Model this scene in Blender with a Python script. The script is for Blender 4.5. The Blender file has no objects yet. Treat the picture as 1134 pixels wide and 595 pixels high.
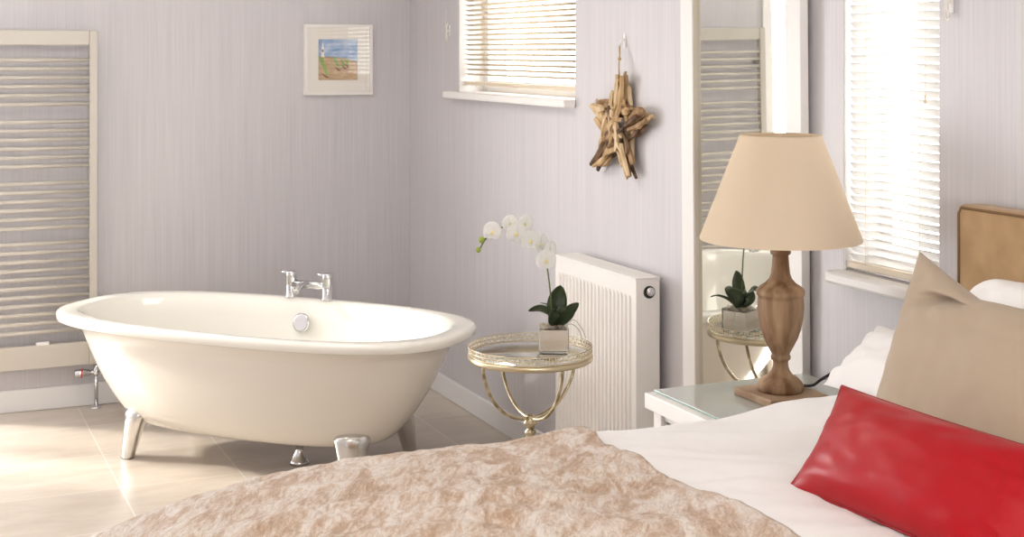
import bpy, bmesh, math, random
from mathutils import Vector, Matrix, noise
random.seed(7)
PI = math.pi
SC = bpy.context.scene
COL = SC.collection

# ------------------------------------------------------------------ materials
def new_mat(name):
    m = bpy.data.materials.new(name); m.use_nodes = True
    nt = m.node_tree; return m, nt, nt.nodes, nt.links, nt.nodes['Principled BSDF']

def mat(name, col, rough=.5, metal=0., spec=.5, coat=0., sheen=0., trans=0., ior=1.45, bump=None, var=None, alpha=None, sss=0.):
    """bump=(scale, strength, stretch xyz); var=(scale, colour2, stretch)"""
    m, nt, N, L, b = new_mat(name)
    b.inputs['Base Color'].default_value = (*col, 1)
    b.inputs['Roughness'].default_value = rough
    b.inputs['Metallic'].default_value = metal
    b.inputs['Specular IOR Level'].default_value = spec
    b.inputs['Coat Weight'].default_value = coat
    b.inputs['Coat Roughness'].default_value = .05
    b.inputs['Sheen Weight'].default_value = sheen
    b.inputs['Transmission Weight'].default_value = trans
    b.inputs['IOR'].default_value = ior
    b.inputs['Subsurface Weight'].default_value = sss
    b.inputs['Subsurface Scale'].default_value = .01
    tc = N.new('ShaderNodeTexCoord')
    if var:
        mp = N.new('ShaderNodeMapping'); mp.inputs['Scale'].default_value = var[2]
        L.new(tc.outputs['Object'], mp.inputs['Vector'])
        n = N.new('ShaderNodeTexNoise'); n.inputs['Scale'].default_value = var[0]; n.inputs['Detail'].default_value = 5
        L.new(mp.outputs[0], n.inputs['Vector'])
        r = N.new('ShaderNodeValToRGB'); r.color_ramp.elements[0].position = .35; r.color_ramp.elements[1].position = .65
        r.color_ramp.elements[0].color = (*col, 1); r.color_ramp.elements[1].color = (*var[1], 1)
        L.new(n.outputs['Fac'], r.inputs['Fac']); L.new(r.outputs[0], b.inputs['Base Color'])
    if bump:
        mp = N.new('ShaderNodeMapping'); mp.inputs['Scale'].default_value = bump[2]
        L.new(tc.outputs['Object'], mp.inputs['Vector'])
        n = N.new('ShaderNodeTexNoise'); n.inputs['Scale'].default_value = bump[0]; n.inputs['Detail'].default_value = 4
        L.new(mp.outputs[0], n.inputs['Vector'])
        bp = N.new('ShaderNodeBump'); bp.inputs['Strength'].default_value = bump[1]; bp.inputs['Distance'].default_value = .004
        L.new(n.outputs['Fac'], bp.inputs['Height']); L.new(bp.outputs[0], b.inputs['Normal'])
    return m

def wallpaper():
    m, nt, N, L, b = new_mat('striped_wallpaper')
    g = N.new('ShaderNodeNewGeometry'); sx = N.new('ShaderNodeSeparateXYZ'); L.new(g.outputs['Position'], sx.inputs[0])
    ad = N.new('ShaderNodeMath'); ad.operation = 'ADD'; L.new(sx.outputs[0], ad.inputs[0]); L.new(sx.outputs[1], ad.inputs[1])
    zz = N.new('ShaderNodeMath'); zz.operation = 'MULTIPLY'; zz.inputs[1].default_value = .012; L.new(sx.outputs[2], zz.inputs[0])
    cb = N.new('ShaderNodeCombineXYZ'); L.new(ad.outputs[0], cb.inputs[0]); L.new(zz.outputs[0], cb.inputs[1])
    n1 = N.new('ShaderNodeTexNoise'); n1.inputs['Scale'].default_value = 170; n1.inputs['Detail'].default_value = 4; L.new(cb.outputs[0], n1.inputs['Vector'])
    n2 = N.new('ShaderNodeTexNoise'); n2.inputs['Scale'].default_value = 30; n2.inputs['Detail'].default_value = 1; L.new(cb.outputs[0], n2.inputs['Vector'])
    mx = N.new('ShaderNodeMath'); mx.operation = 'MULTIPLY_ADD'; mx.inputs[1].default_value = .35
    L.new(n2.outputs['Fac'], mx.inputs[0]); L.new(n1.outputs['Fac'], mx.inputs[2])
    r = N.new('ShaderNodeValToRGB'); e = r.color_ramp.elements
    e[0].position = .40; e[0].color = (.545, .525, .545, 1); e[1].position = .95; e[1].color = (.64, .615, .63, 1)
    L.new(mx.outputs[0], r.inputs['Fac']); L.new(r.outputs[0], b.inputs['Base Color'])
    b.inputs['Roughness'].default_value = .42; b.inputs['Specular IOR Level'].default_value = .35
    bp = N.new('ShaderNodeBump'); bp.inputs['Strength'].default_value = .12; bp.inputs['Distance'].default_value = .002
    L.new(n1.outputs['Fac'], bp.inputs['Height']); L.new(bp.outputs[0], b.inputs['Normal'])
    return m

def tile_floor():
    m, nt, N, L, b = new_mat('stone_tiles')
    g = N.new('ShaderNodeNewGeometry')
    mp = N.new('ShaderNodeMapping'); mp.inputs['Location'].default_value = (1.69 + .475 * 20, 1.395 + .495 * 30, 0)
    L.new(g.outputs['Position'], mp.inputs['Vector'])
    br = N.new('ShaderNodeTexBrick'); br.offset = 0; br.squash = 1
    br.inputs['Scale'].default_value = 1; br.inputs['Brick Width'].default_value = .475; br.inputs['Row Height'].default_value = .495
    br.inputs['Mortar Size'].default_value = .0035; br.inputs['Mortar Smooth'].default_value = .3
    br.inputs['Color1'].default_value = (.9, .9, .9, 1); br.inputs['Color2'].default_value = (1, 1, 1, 1)
    L.new(mp.outputs[0], br.inputs['Vector'])
    mp2 = N.new('ShaderNodeMapping'); mp2.inputs['Scale'].default_value = (1, 2.6, 1); mp2.inputs['Rotation'].default_value = (0, 0, .5)
    L.new(g.outputs['Position'], mp2.inputs['Vector'])
    n = N.new('ShaderNodeTexNoise'); n.inputs['Scale'].default_value = 2.2; n.inputs['Detail'].default_value = 8; n.inputs['Roughness'].default_value = .66; n.inputs['Distortion'].default_value = .3
    L.new(mp2.outputs[0], n.inputs['Vector'])
    r = N.new('ShaderNodeValToRGB'); e = r.color_ramp.elements
    e[0].position = .30; e[0].color = (.46, .385, .315, 1); e[1].position = .68; e[1].color = (.62, .55, .475, 1)
    L.new(n.outputs['Fac'], r.inputs['Fac'])
    mu = N.new('ShaderNodeMix'); mu.data_type = 'RGBA'; mu.blend_type = 'MULTIPLY'; mu.inputs['Factor'].default_value = 1
    L.new(r.outputs[0], mu.inputs['A']); L.new(br.outputs['Color'], mu.inputs['B'])
    mo = N.new('ShaderNodeMix'); mo.data_type = 'RGBA'; mo.inputs['B'].default_value = (.66, .60, .53, 1)
    L.new(br.outputs['Fac'], mo.inputs['Factor']); L.new(mu.outputs['Result'], mo.inputs['A'])
    L.new(mo.outputs['Result'], b.inputs['Base Color'])
    b.inputs['Roughness'].default_value = .3; b.inputs['Specular IOR Level'].default_value = .5
    return m

def velvet():
    m, nt, N, L, b = new_mat('crushed_velvet')
    tc = N.new('ShaderNodeTexCoord')
    mr = N.new('ShaderNodeMapping'); mr.inputs['Rotation'].default_value = (0, 0, .5); L.new(tc.outputs['Object'], mr.inputs['Vector'])
    mp = N.new('ShaderNodeMapping'); mp.inputs['Scale'].default_value = (1.5, .55, 1)     # the pile is brushed along the bed's width
    L.new(mr.outputs[0], mp.inputs['Vector'])
    def nz(s, d, dist, rough=.6):
        n = N.new('ShaderNodeTexNoise'); n.inputs['Scale'].default_value = s; n.inputs['Detail'].default_value = d
        n.inputs['Distortion'].default_value = dist; n.inputs['Roughness'].default_value = rough
        L.new(mp.outputs[0], n.inputs['Vector']); return n
    a = nz(13, 9, .7, .72); c = nz(60, 7, .5, .75)
    mx = N.new('ShaderNodeMath'); mx.operation = 'MULTIPLY_ADD'; mx.inputs[1].default_value = .6
    L.new(c.outputs['Fac'], mx.inputs[0]); L.new(a.outputs['Fac'], mx.inputs[2])
    r = N.new('ShaderNodeValToRGB'); e = r.color_ramp.elements
    e[0].position = .65; e[0].color = (.42, .255, .15, 1); e[1].position = .92; e[1].color = (.80, .72, .655, 1)
    k = e.new(.75); k.color = (.56, .395, .275, 1); k2 = e.new(.82); k2.color = (.68, .56, .465, 1)
    L.new(mx.outputs[0], r.inputs['Fac'])
    q = nz(17, 4, 1.0, .6); m1 = N.new('ShaderNodeMath'); m1.operation = 'SUBTRACT'; m1.inputs[1].default_value = .5; L.new(q.outputs['Fac'], m1.inputs[0])
    m2 = N.new('ShaderNodeMath'); m2.operation = 'ABSOLUTE'; L.new(m1.outputs[0], m2.inputs[0])
    m3 = N.new('ShaderNodeMapRange'); m3.inputs['From Min'].default_value = 0; m3.inputs['From Max'].default_value = .028; m3.inputs['To Min'].default_value = .55; m3.inputs['To Max'].default_value = 0; L.new(m2.outputs[0], m3.inputs['Value'])
    cm = N.new('ShaderNodeMix'); cm.data_type = 'RGBA'; cm.inputs['B'].default_value = (.50, .33, .21, 1); L.new(m3.outputs[0], cm.inputs['Factor']); L.new(r.outputs[0], cm.inputs['A'])
    L.new(cm.outputs['Result'], b.inputs['Base Color'])
    b.inputs['Roughness'].default_value = .62; b.inputs['Sheen Weight'].default_value = .35; b.inputs['Sheen Roughness'].default_value = .4
    b.inputs['Specular IOR Level'].default_value = .25
    bp = N.new('ShaderNodeBump'); bp.inputs['Strength'].default_value = .8; bp.inputs['Distance'].default_value = .010
    L.new(mx.outputs[0], bp.inputs['Height']); L.new(bp.outputs[0], b.inputs['Normal'])
    return m

def wood(name, c1, c2, scale=6, stretch=(1, 1, .12), rough=.6):
    m = mat(name, c1, rough=rough, spec=.3, var=(scale, c2, stretch), bump=(scale * 4, .35, stretch))
    return m

def pane_mat(name, tint=(1, 1, 1)):
    m = bpy.data.materials.new(name); m.use_nodes = True; nt = m.node_tree; N = nt.nodes; L = nt.links
    for x in list(N): N.remove(x)
    o = N.new('ShaderNodeOutputMaterial'); t = N.new('ShaderNodeBsdfTransparent'); t.inputs[0].default_value = (*tint, 1)
    g = N.new('ShaderNodeBsdfGlossy'); g.inputs['Roughness'].default_value = .02
    lw = N.new('ShaderNodeLayerWeight'); lw.inputs[0].default_value = .5
    pw = N.new('ShaderNodeMath'); pw.operation = 'POWER'; pw.inputs[1].default_value = 5; L.new(lw.outputs['Facing'], pw.inputs[0])
    f = N.new('ShaderNodeMath'); f.operation = 'MULTIPLY_ADD'; f.inputs[1].default_value = .9; f.inputs[2].default_value = .04; L.new(pw.outputs[0], f.inputs[0])
    mx = N.new('ShaderNodeMixShader'); L.new(f.outputs[0], mx.inputs[0]); L.new(t.outputs[0], mx.inputs[1]); L.new(g.outputs[0], mx.inputs[2])
    L.new(mx.outputs[0], o.inputs[0]); return m

def translucent(name, col, f=.45, rough=.5):
    m = bpy.data.materials.new(name); m.use_nodes = True; nt = m.node_tree; N = nt.nodes; L = nt.links
    b = N['Principled BSDF']; b.inputs['Base Color'].default_value = (*col, 1); b.inputs['Roughness'].default_value = rough
    b.inputs['Specular IOR Level'].default_value = .3
    t = N.new('ShaderNodeBsdfTranslucent'); t.inputs[0].default_value = (*col, 1)
    mx = N.new('ShaderNodeMixShader'); mx.inputs[0].default_value = f
    L.new(b.outputs[0], mx.inputs[1]); L.new(t.outputs[0], mx.inputs[2]); L.new(mx.outputs[0], N['Material Output'].inputs[0])
    return m

M = {}
M['wall'] = wallpaper()
M['floor'] = tile_floor()
M['velvet'] = velvet()
M['ceiling'] = mat('ceiling_paint', (.85, .84, .82), .8)
M['white'] = mat('white_gloss_paint', (.82, .80, .78), .35)
M['trim'] = mat('skirting_paint', (.80, .79, .79), .35)
M['radiator'] = mat('radiator_enamel', (.84, .81, .78), .35)
M['rail'] = mat('towel_rail_paint', (.54, .505, .45), .38, metal=.1)
M['chrome'] = mat('chrome', (.68, .68, .69), .07, metal=1)
M['leg_chrome'] = mat('satin_chrome', (.72, .71, .69), .16, metal=1)
M['acrylic'] = mat('bath_acrylic_inside', (.84, .82, .76), .08, coat=.5)
M['acrylic_out'] = mat('bath_acrylic_outside', (.78, .735, .66), .14, coat=.3)
M['brass'] = mat('aged_champagne_metal', (.70, .62, .46), .24, metal=1, var=(30, (.28, .22, .12), (1, 1, 1)))
M['brass2'] = mat('pale_champagne_metal', (.66, .57, .40), .28, metal=1)
M['crystal'] = mat('crystal_beads', (.80, .78, .74), .05, spec=.9, metal=.8)
M['mirror'] = mat('mirror_silver', (.86, .87, .83), .015, metal=1)
M['antique_mirror'] = mat('antique_mirror', (.80, .82, .78), .06, metal=1, var=(18, (.55, .56, .50), (1, 1, 1)))
M['mirror_edge'] = mat('mirror_bead', (.56, .50, .42), .4)
M['mirror_frame'] = mat('mirror_frame_paint', (.78, .755, .735), .4)
M['glasstop'] = mat('grey_green_glass', (.46, .48, .44), .04, spec=.9)
M['glassedge'] = mat('green_glass_edge', (.18, .36, .30), .1)
M['pane'] = pane_mat('window_glass')
M['slat'] = translucent('blind_slat', (.95, .94, .92), .5)
M['slat_wood'] = translucent('blind_slat_cream', (.60, .50, .36), .10)
M['blind_rail'] = mat('blind_rail_cream', (.72, .62, .48), .45)
M['cord'] = mat('pale_cord', (.85, .80, .70), .8)
M['lampshade'] = translucent('linen_shade', (.86, .74, .58), .35, .9)
M['lampwood'] = wood('limed_wood', (.17, .088, .042), (.45, .30, .18), 22, (1, 1, .14))
M['lampplate'] = wood('limed_wood_plate', (.24, .14, .08), (.46, .33, .22), 9, (.2, 1, 1))
M['driftwood'] = [wood('driftwood_a', (.36, .22, .10), (.62, .44, .24), 30, (1, 1, .3)), wood('driftwood_b', (.20, .11, .05), (.42, .27, .14), 30, (1, 1, .3)),
                  wood('driftwood_c', (.46, .31, .16), (.72, .56, .36), 30, (1, 1, .3)), wood('driftwood_d', (.07, .035, .018), (.24, .14, .075), 30, (1, 1, .3))]
M['twine'] = mat('twine', (.45, .30, .15), .9)
M['linen'] = mat('white_cotton', (.86, .84, .83), .8, sheen=.15, bump=(60, .05, (1, 1, 1)))
M['duvet'] = mat('white_duvet_cotton', (.86, .845, .845), .75, sheen=.2, bump=(14, .25, (.35, 1.6, 1)))
M['beige'] = mat('beige_linen', (.43, .335, .245), .85, sheen=.15, bump=(400, .25, (1, 1, 1)))
M['satin'] = mat('red_satin', (.38, .002, .008), .38, spec=.28, bump=(6, .04, (1, 1, 2)))
M['satin_piping'] = mat('red_satin_piping', (.30, .004, .01), .5)
M['suede'] = mat('tan_suede', (.36, .22, .10), .9, sheen=.25, var=(7, (.50, .33, .17), (1, 1, 1)))
M['suede_seam'] = mat('tan_seam', (.20, .11, .05), .9)
M['petal'] = translucent('orchid_petal', (.97, .96, .94), .3, .6)
M['lip'] = mat('orchid_lip', (.88, .80, .45), .6)
M['leaf'] = mat('orchid_leaf', (.010, .022, .008), .35, var=(14, (.035, .055, .015), (1, 1, 1)))
M['stem'] = mat('orchid_stem', (.10, .14, .03), .5)
M['bud'] = mat('orchid_bud', (.28, .36, .05), .5)
M['root'] = mat('aerial_root', (.42, .40, .34), .6)
M['potfill'] = mat('silvered_pot', (.72, .62, .52), .22, metal=.45, var=(9, (.86, .80, .74), (1, 1, 4)))
M['potglass'] = mat('pot_glass', (.98, .99, .99), .02, trans=1., ior=1.35)
M['moss'] = mat('dried_moss', (.28, .22, .14), .9, var=(60, (.5, .44, .34), (1, 1, 1)))
M['black'] = mat('black_rubber', (.01, .01, .012), .4)
M['red'] = mat('red_plastic', (.55, .03, .03), .4)
M['dark'] = mat('dark_gap', (.03, .028, .025), .8)
M['sky_paint'] = mat('painted_sky', (.16, .30, .58), .6, var=(14, (.52, .63, .78), (1, 1, 2)))
M['sand_paint'] = mat('painted_sand', (.48, .32, .17), .6, var=(20, (.60, .43, .25), (1, 1, 3)))
M['dune_paint'] = mat('painted_dune', (.44, .34, .18), .6)
M['green_paint'] = mat('painted_green', (.25, .40, .08), .6)
M['brown_paint'] = mat('painted_brown', (.22, .08, .04), .6)
M['mat_board'] = mat('mat_board', (.84, .80, .74), .7)
M['frame_white'] = mat('picture_frame_white', (.84, .81, .78), .4)

# ------------------------------------------------------------------ mesh helpers
def B(): return bmesh.new()

def box(bm, x0, x1, y0, y1, z0, z1, bev=0., mi=0, seg=2):
    r = bmesh.ops.create_cube(bm, size=1)
    vs = r['verts']
    for v in vs:
        v.co = Vector(((x0 + x1) / 2 + v.co.x * (x1 - x0), (y0 + y1) / 2 + v.co.y * (y1 - y0), (z0 + z1) / 2 + v.co.z * (z1 - z0)))
    fs = list({f for v in vs for f in v.link_faces})
    for f in fs: f.material_index = mi
    if bev > 0:
        es = list({e for v in vs for e in v.link_edges})
        bmesh.ops.bevel(bm, geom=es, offset=bev, segments=seg, profile=.5, affect='EDGES', material=-1)

def tube(bm, pts, r, seg=10, mi=0, caps=True):
    pts = [Vector(p) for p in pts]; n = len(pts)
    rs = r if isinstance(r, (list, tuple)) else [r] * n
    rings = []; prev = None
    for i, p in enumerate(pts):
        t = (pts[min(i + 1, n - 1)] - pts[max(i - 1, 0)]).normalized()
        if prev is None:
            up = Vector((0, 0, 1)) if abs(t.z) < .9 else Vector((1, 0, 0))
            a = t.cross(up).normalized()
        else:
            a = (prev - t * prev.dot(t)).normalized()
        prev = a; b_ = t.cross(a)
        rings.append([bm.verts.new(p + (a * math.cos(2 * PI * k / seg) + b_ * math.sin(2 * PI * k / seg)) * rs[i]) for k in range(seg)])
    for i in range(n - 1):
        for k in range(seg):
            f = bm.faces.new((rings[i][k], rings[i][(k + 1) % seg], rings[i + 1][(k + 1) % seg], rings[i + 1][k])); f.material_index = mi; f.smooth = True
    if caps:
        for rg in (rings[0][::-1], rings[-1]):
            f = bm.faces.new(rg); f.material_index = mi

def lathe(bm, prof, c=(0, 0, 0), seg=48, mi=0, closed=True):
    c = Vector(c); rings = []
    for r, z in prof:
        if r < 1e-5: rings.append([bm.verts.new(c + Vector((0, 0, z)))])
        else: rings.append([bm.verts.new(c + Vector((r * math.cos(2 * PI * k / seg), r * math.sin(2 * PI * k / seg), z))) for k in range(seg)])
    for i in range(len(rings) - 1):
        A, C_ = rings[i], rings[i + 1]
        for k in range(seg):
            k2 = (k + 1) % seg
            if len(A) == 1 and len(C_) == 1: continue
            if len(A) == 1: f = bm.faces.new((A[0], C_[k2], C_[k]))
            elif len(C_) == 1: f = bm.faces.new((A[k], A[k2], C_[0]))
            else: f = bm.faces.new((A[k], A[k2], C_[k2], C_[k]))
            f.material_index = mi; f.smooth = True
    if closed:
        for rg, rev in ((rings[0], True), (rings[-1], False)):
            if len(rg) > 2: bm.faces.new(rg[::-1] if rev else rg)

def sphere(bm, c, r, sx=1, sy=1, sz=1, seg=14, mi=0, rot=None):
    res = bmesh.ops.create_uvsphere(bm, u_segments=seg, v_segments=max(6, seg // 2 + 2), radius=r)
    for v in res['verts']:
        p = Vector((v.co.x * sx, v.co.y * sy, v.co.z * sz))
        if rot: p = rot @ p
        v.co = p + Vector(c)
        for f in v.link_faces: f.smooth = True; f.material_index = mi

def torus(bm, c, R_, r, ax_u, ax_v, seg=12, rseg=6, mi=0):
    c = Vector(c); u = Vector(ax_u).normalized(); v = Vector(ax_v).normalized(); w = u.cross(v)
    rings = []
    for i in range(seg):
        a = 2 * PI * i / seg; d = u * math.cos(a) + v * math.sin(a)
        rings.append([bm.verts.new(c + d * (R_ + r * math.cos(2 * PI * k / rseg)) + w * (r * math.sin(2 * PI * k / rseg))) for k in range(rseg)])
    for i in range(seg):
        for k in range(rseg):
            f = bm.faces.new((rings[i][k], rings[(i + 1) % seg][k], rings[(i + 1) % seg][(k + 1) % rseg], rings[i][(k + 1) % rseg])); f.smooth = True; f.material_index = mi

def obj(name, bm, mats, parent=None, smooth=False, loc=None, sub=0):
    bmesh.ops.recalc_face_normals(bm, faces=bm.faces)
    me = bpy.data.meshes.new(name); bm.to_mesh(me); bm.free()
    for m_ in (mats if isinstance(mats, (list, tuple)) else [mats]): me.materials.append(m_)
    if smooth:
        for p in me.polygons: p.use_smooth = True
    o = bpy.data.objects.new(name, me); COL.objects.link(o)
    if loc is not None: o.location = loc
    if parent is not None: o.parent = parent
    if sub:
        s = o.modifiers.new('sub', 'SUBSURF'); s.levels = sub; s.render_levels = sub
    return o

def thing(name, label, cat, loc=(0, 0, 0), rotz=0., group=None, kind=None):
    o = bpy.data.objects.new(name, None); COL.objects.link(o); o.empty_display_size = .1
    o.location = loc; o.rotation_euler = (0, 0, rotz)
    if label: o['label'] = label; o['category'] = cat
    if group: o['group'] = group
    if kind: o['kind'] = kind
    return o
def tag(o, label, cat, group=None):
    o['label'] = label; o['category'] = cat
    if group: o['group'] = group
    return o
def struct(o, label=None, cat=None):
    o['kind'] = 'structure'
    if label: o['label'] = label; o['category'] = cat
    return o
def lerp_tab(tab, x):
    if x <= tab[0][0]: return tab[0][1]
    for (a, b_), (c, d) in zip(tab, tab[1:]):
        if x <= c:
            t = (x - a) / (c - a); t = t * t * (3 - 2 * t) if False else t
            return b_ + (d - b_) * t
    return tab[-1][1]
def catmull(P, n=8):
    P = [Vector(p) for p in P]; out = []
    Q = [P[0] * 2 - P[1]] + P + [P[-1] * 2 - P[-2]]
    for i in range(1, len(Q) - 2):
        for k in range(n):
            t = k / n
            out.append(.5 * ((2 * Q[i]) + (-Q[i-1] + Q[i+1]) * t + (2*Q[i-1] - 5*Q[i] + 4*Q[i+1] - Q[i+2]) * t*t + (-Q[i-1] + 3*Q[i] - 3*Q[i+1] + Q[i+2]) * t**3))
    out.append(P[-1]); return out

# ------------------------------------------------------------------ the room
XL, YF, ZC, T = -4.2, -8.8, 2.45, .25
b = B(); box(b, XL - .2, .25, YF - .2, .25, -.12, 0); struct(obj('floor', b, M['floor']), 'pale beige stone tiled floor', 'floor')
b = B(); box(b, XL - .2, .25, YF - .2, .25, ZC, ZC + .1); struct(obj('ceiling', b, M['ceiling']), 'plain white ceiling above the room', 'ceiling')

W1 = (-1.968, -.70, 1.505, 2.16)      # y0,y1,z0,z1
W2 = (-4.118, -3.712, 1.075, 2.16)
b = B()                                # wall on the right (x = 0), with the two window openings
box(b, 0, T, W1[1], T, 0, ZC)
box(b, 0, T, W1[0], W1[1], 0, W1[2]); box(b, 0, T, W1[0], W1[1], W1[3], ZC)
box(b, 0, T, W2[1], W1[0], 0, ZC)
box(b, 0, T, W2[0], W2[1], 0, W2[2]); box(b, 0, T, W2[0], W2[1], W2[3], ZC)
box(b, 0, T, YF - .2, W2[0], 0, ZC)
struct(obj('wall_right', b, M['wall']), 'lilac grey striped wallpapered wall with radiator and windows', 'wall')

DX0, DX1, DZ = -4.05, -2.28, 2.15      # glazed door opening in the wall behind the bath
b = B()
box(b, DX1, 0, 0, T, 0, ZC); box(b, DX0, DX1, 0, T, DZ, ZC); box(b, XL - .2, DX0, 0, T, 0, ZC)
struct(obj('wall_back', b, M['wall']), 'lilac grey striped wallpapered wall behind the bath', 'wall')
b = B(); box(b, XL - .2, XL, YF - .2, 0, 0, ZC); struct(obj('wall_left', b, M['wall']), 'lilac grey wall opposite the windows', 'wall')
b = B(); FX0, FX1 = -3.6, -.8
box(b, XL, FX0, YF - .2, YF, 0, ZC); box(b, FX1, 0, YF - .2, YF, 0, ZC); box(b, FX0, FX1, YF - .2, YF, 2.2, ZC); box(b, FX0, FX1, YF - .2, YF, 0, .5)
struct(obj('wall_front', b, M['wall']), 'lilac grey wall behind the viewer with a wide window', 'wall')

b = B(); box(b, -.016, 0, YF, 0, 0, .10, .004); struct(obj('baseboard_right', b, M['trim']), 'white skirting board along the window wall', 'skirting board')
b = B(); box(b, DX1 + .04, -.016, -.016, 0, 0, .105, .004); struct(obj('baseboard_back', b, M['trim']), 'white skirting board behind the bath', 'skirting board')

def window_x(name, W, label, mull=(), sill_ext=.05, bead=.055):
    y0, y1, z0, z1 = W
    t = thing(name, label, 'window', ((T / 2), (y0 + y1) / 2, z0), kind='structure')
    cx, cy, cz = t.location
    def R_(x0, x1, a, c, e, g, bv=.004): bb = B(); box(bb, x0 - cx, x1 - cx, a - cy, c - cy, e - cz, g - cz, bv); return bb
    bb = B()
    for a, c, e, g in ((y0, y0 + bead, z0, z1), (y1 - bead, y1, z0, z1), (y0 + bead, y1 - bead, z0, z0 + bead), (y0 + bead, y1 - bead, z1 - bead, z1)) + tuple((m_ - .03, m_ + .03, z0 + bead, z1 - bead) for m_ in mull):
        box(bb, .13 - cx, .19 - cx, a - cy, c - cy, e - cz, g - cz, .004)
    obj('window_frame', bb, M['white'], t)
    obj('window_pane', R_(.157, .163, y0 + .02, y1 - .02, z0 + .02, z1 - .02, 0), M['pane'], t)
    # plastered reveals
    bb = B(); e_ = .004
    box(bb, .002 - cx, .13 - cx, y1 - e_ - cy, y1 - cy, 0, z1 - cz); box(bb, .002 - cx, .13 - cx, y0 - cy, y0 + e_ - cy, 0, z1 - cz)
    box(bb, .002 - cx, .13 - cx, y0 - cy, y1 - cy, z1 - e_ - cz, z1 - cz)
    obj('window_reveal', bb, M['white'], t)
    return t, cx, cy, cz
t, cx, cy, cz = window_x('window_1', W1, 'small high window above the bath end with blind', mull=())
bb = B(); box(bb, .0002 - cx, .13 - cx, -1.968 + .003 - cy, -.705 - cy, 1.480 - cz, 1.5065 - cz); box(bb, -.055 - cx, 0 - cx, -1.975 - cy, -.62 - cy, 1.474 - cz, 1.507 - cz, .007)
obj('window_sill', bb, M['white'], t)
t, cx, cy, cz = window_x('window_2', W2, 'narrow bright window behind the lamp and bed')
bb = B(); box(bb, .0002 - cx, .13 - cx, W2[0] + .003 - cy, W2[1] - .003 - cy, 1.046 - cz, 1.0745 - cz); box(bb, -.06 - cx, .0 - cx, -4.19 - cy, -3.70 - cy, 1.04 - cz, 1.075 - cz, .008)
obj('window_sill', bb, M['white'], t)

# glazed door beside the towel rail (seen only in the mirror), daylight and sun come through it
t = thing('door_1', 'white framed glazed garden door beside the towel rail', 'door', ((DX0 + DX1) / 2, .12, 0), kind='structure'); cx = (DX0 + DX1) / 2
bb = B()
for a, c, e, g in ((DX0, DX0 + .05, 0, DZ), (DX1 - .045, DX1, 0, DZ), (DX0 + .05, DX1 - .045, DZ - .06, DZ), (DX0 + .05, DX1 - .045, 0, .06)): box(bb, a - cx, c - cx, -.13, .03, e, g, .004)
obj('door_frame', bb, M['white'], t)
for a, c in ((DX0 + .05, cx), (cx, DX1 - .045)):
    bb = B()
    for q in ((a, a + .03, .06, DZ - .06), (c - .03, c, .06, DZ - .06), (a + .03, c - .03, .06, .12), (a + .03, c - .03, DZ - .12, DZ - .06)): box(bb, q[0] - cx, q[1] - cx, -.04, .02, q[2], q[3], .003)
    lf = obj('door_leaf', bb, M['white'], t)
    bb = B(); box(bb, a + .02 - cx, c - .02 - cx, -.012, -.008, .1, DZ - .1); obj('door_pane', bb, M['pane'], lf)
bb = B(); box(bb, DX0 - .05, DX0 + .01, -.02, -.001, 0, DZ + .05, .003); box(bb, DX1 - .01, DX1 + .03, -.02, -.001, 0, DZ + .05, .003); box(bb, DX0, DX1, -.02, -.001, DZ - .01, DZ + .05, .003)
struct(obj('trim_1', bb, M['white']), 'white architrave around the garden door', 'trim')
# front window
cx = (FX0 + FX1) / 2
t = thing('window_3', 'wide window in the wall behind the viewer', 'window', (cx, YF - .1, .5), kind='structure')
bb = B(); hw = (FX1 - FX0) / 2
for a, c, e, g in ((-hw, -hw + .06, 0, 1.7), (hw - .06, hw, 0, 1.7), (-hw, hw, 0, .06), (-hw, hw, 1.64, 1.7), (-.03, .03, 0, 1.7)): box(bb, a, c, -.03, .03, e, g, .004)
obj('window_frame', bb, M['white'], t)
bb = B(); box(bb, -hw + .02, hw - .02, -.003, .003, .02, 1.68); obj('window_pane', bb, M['pane'], t)

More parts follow.
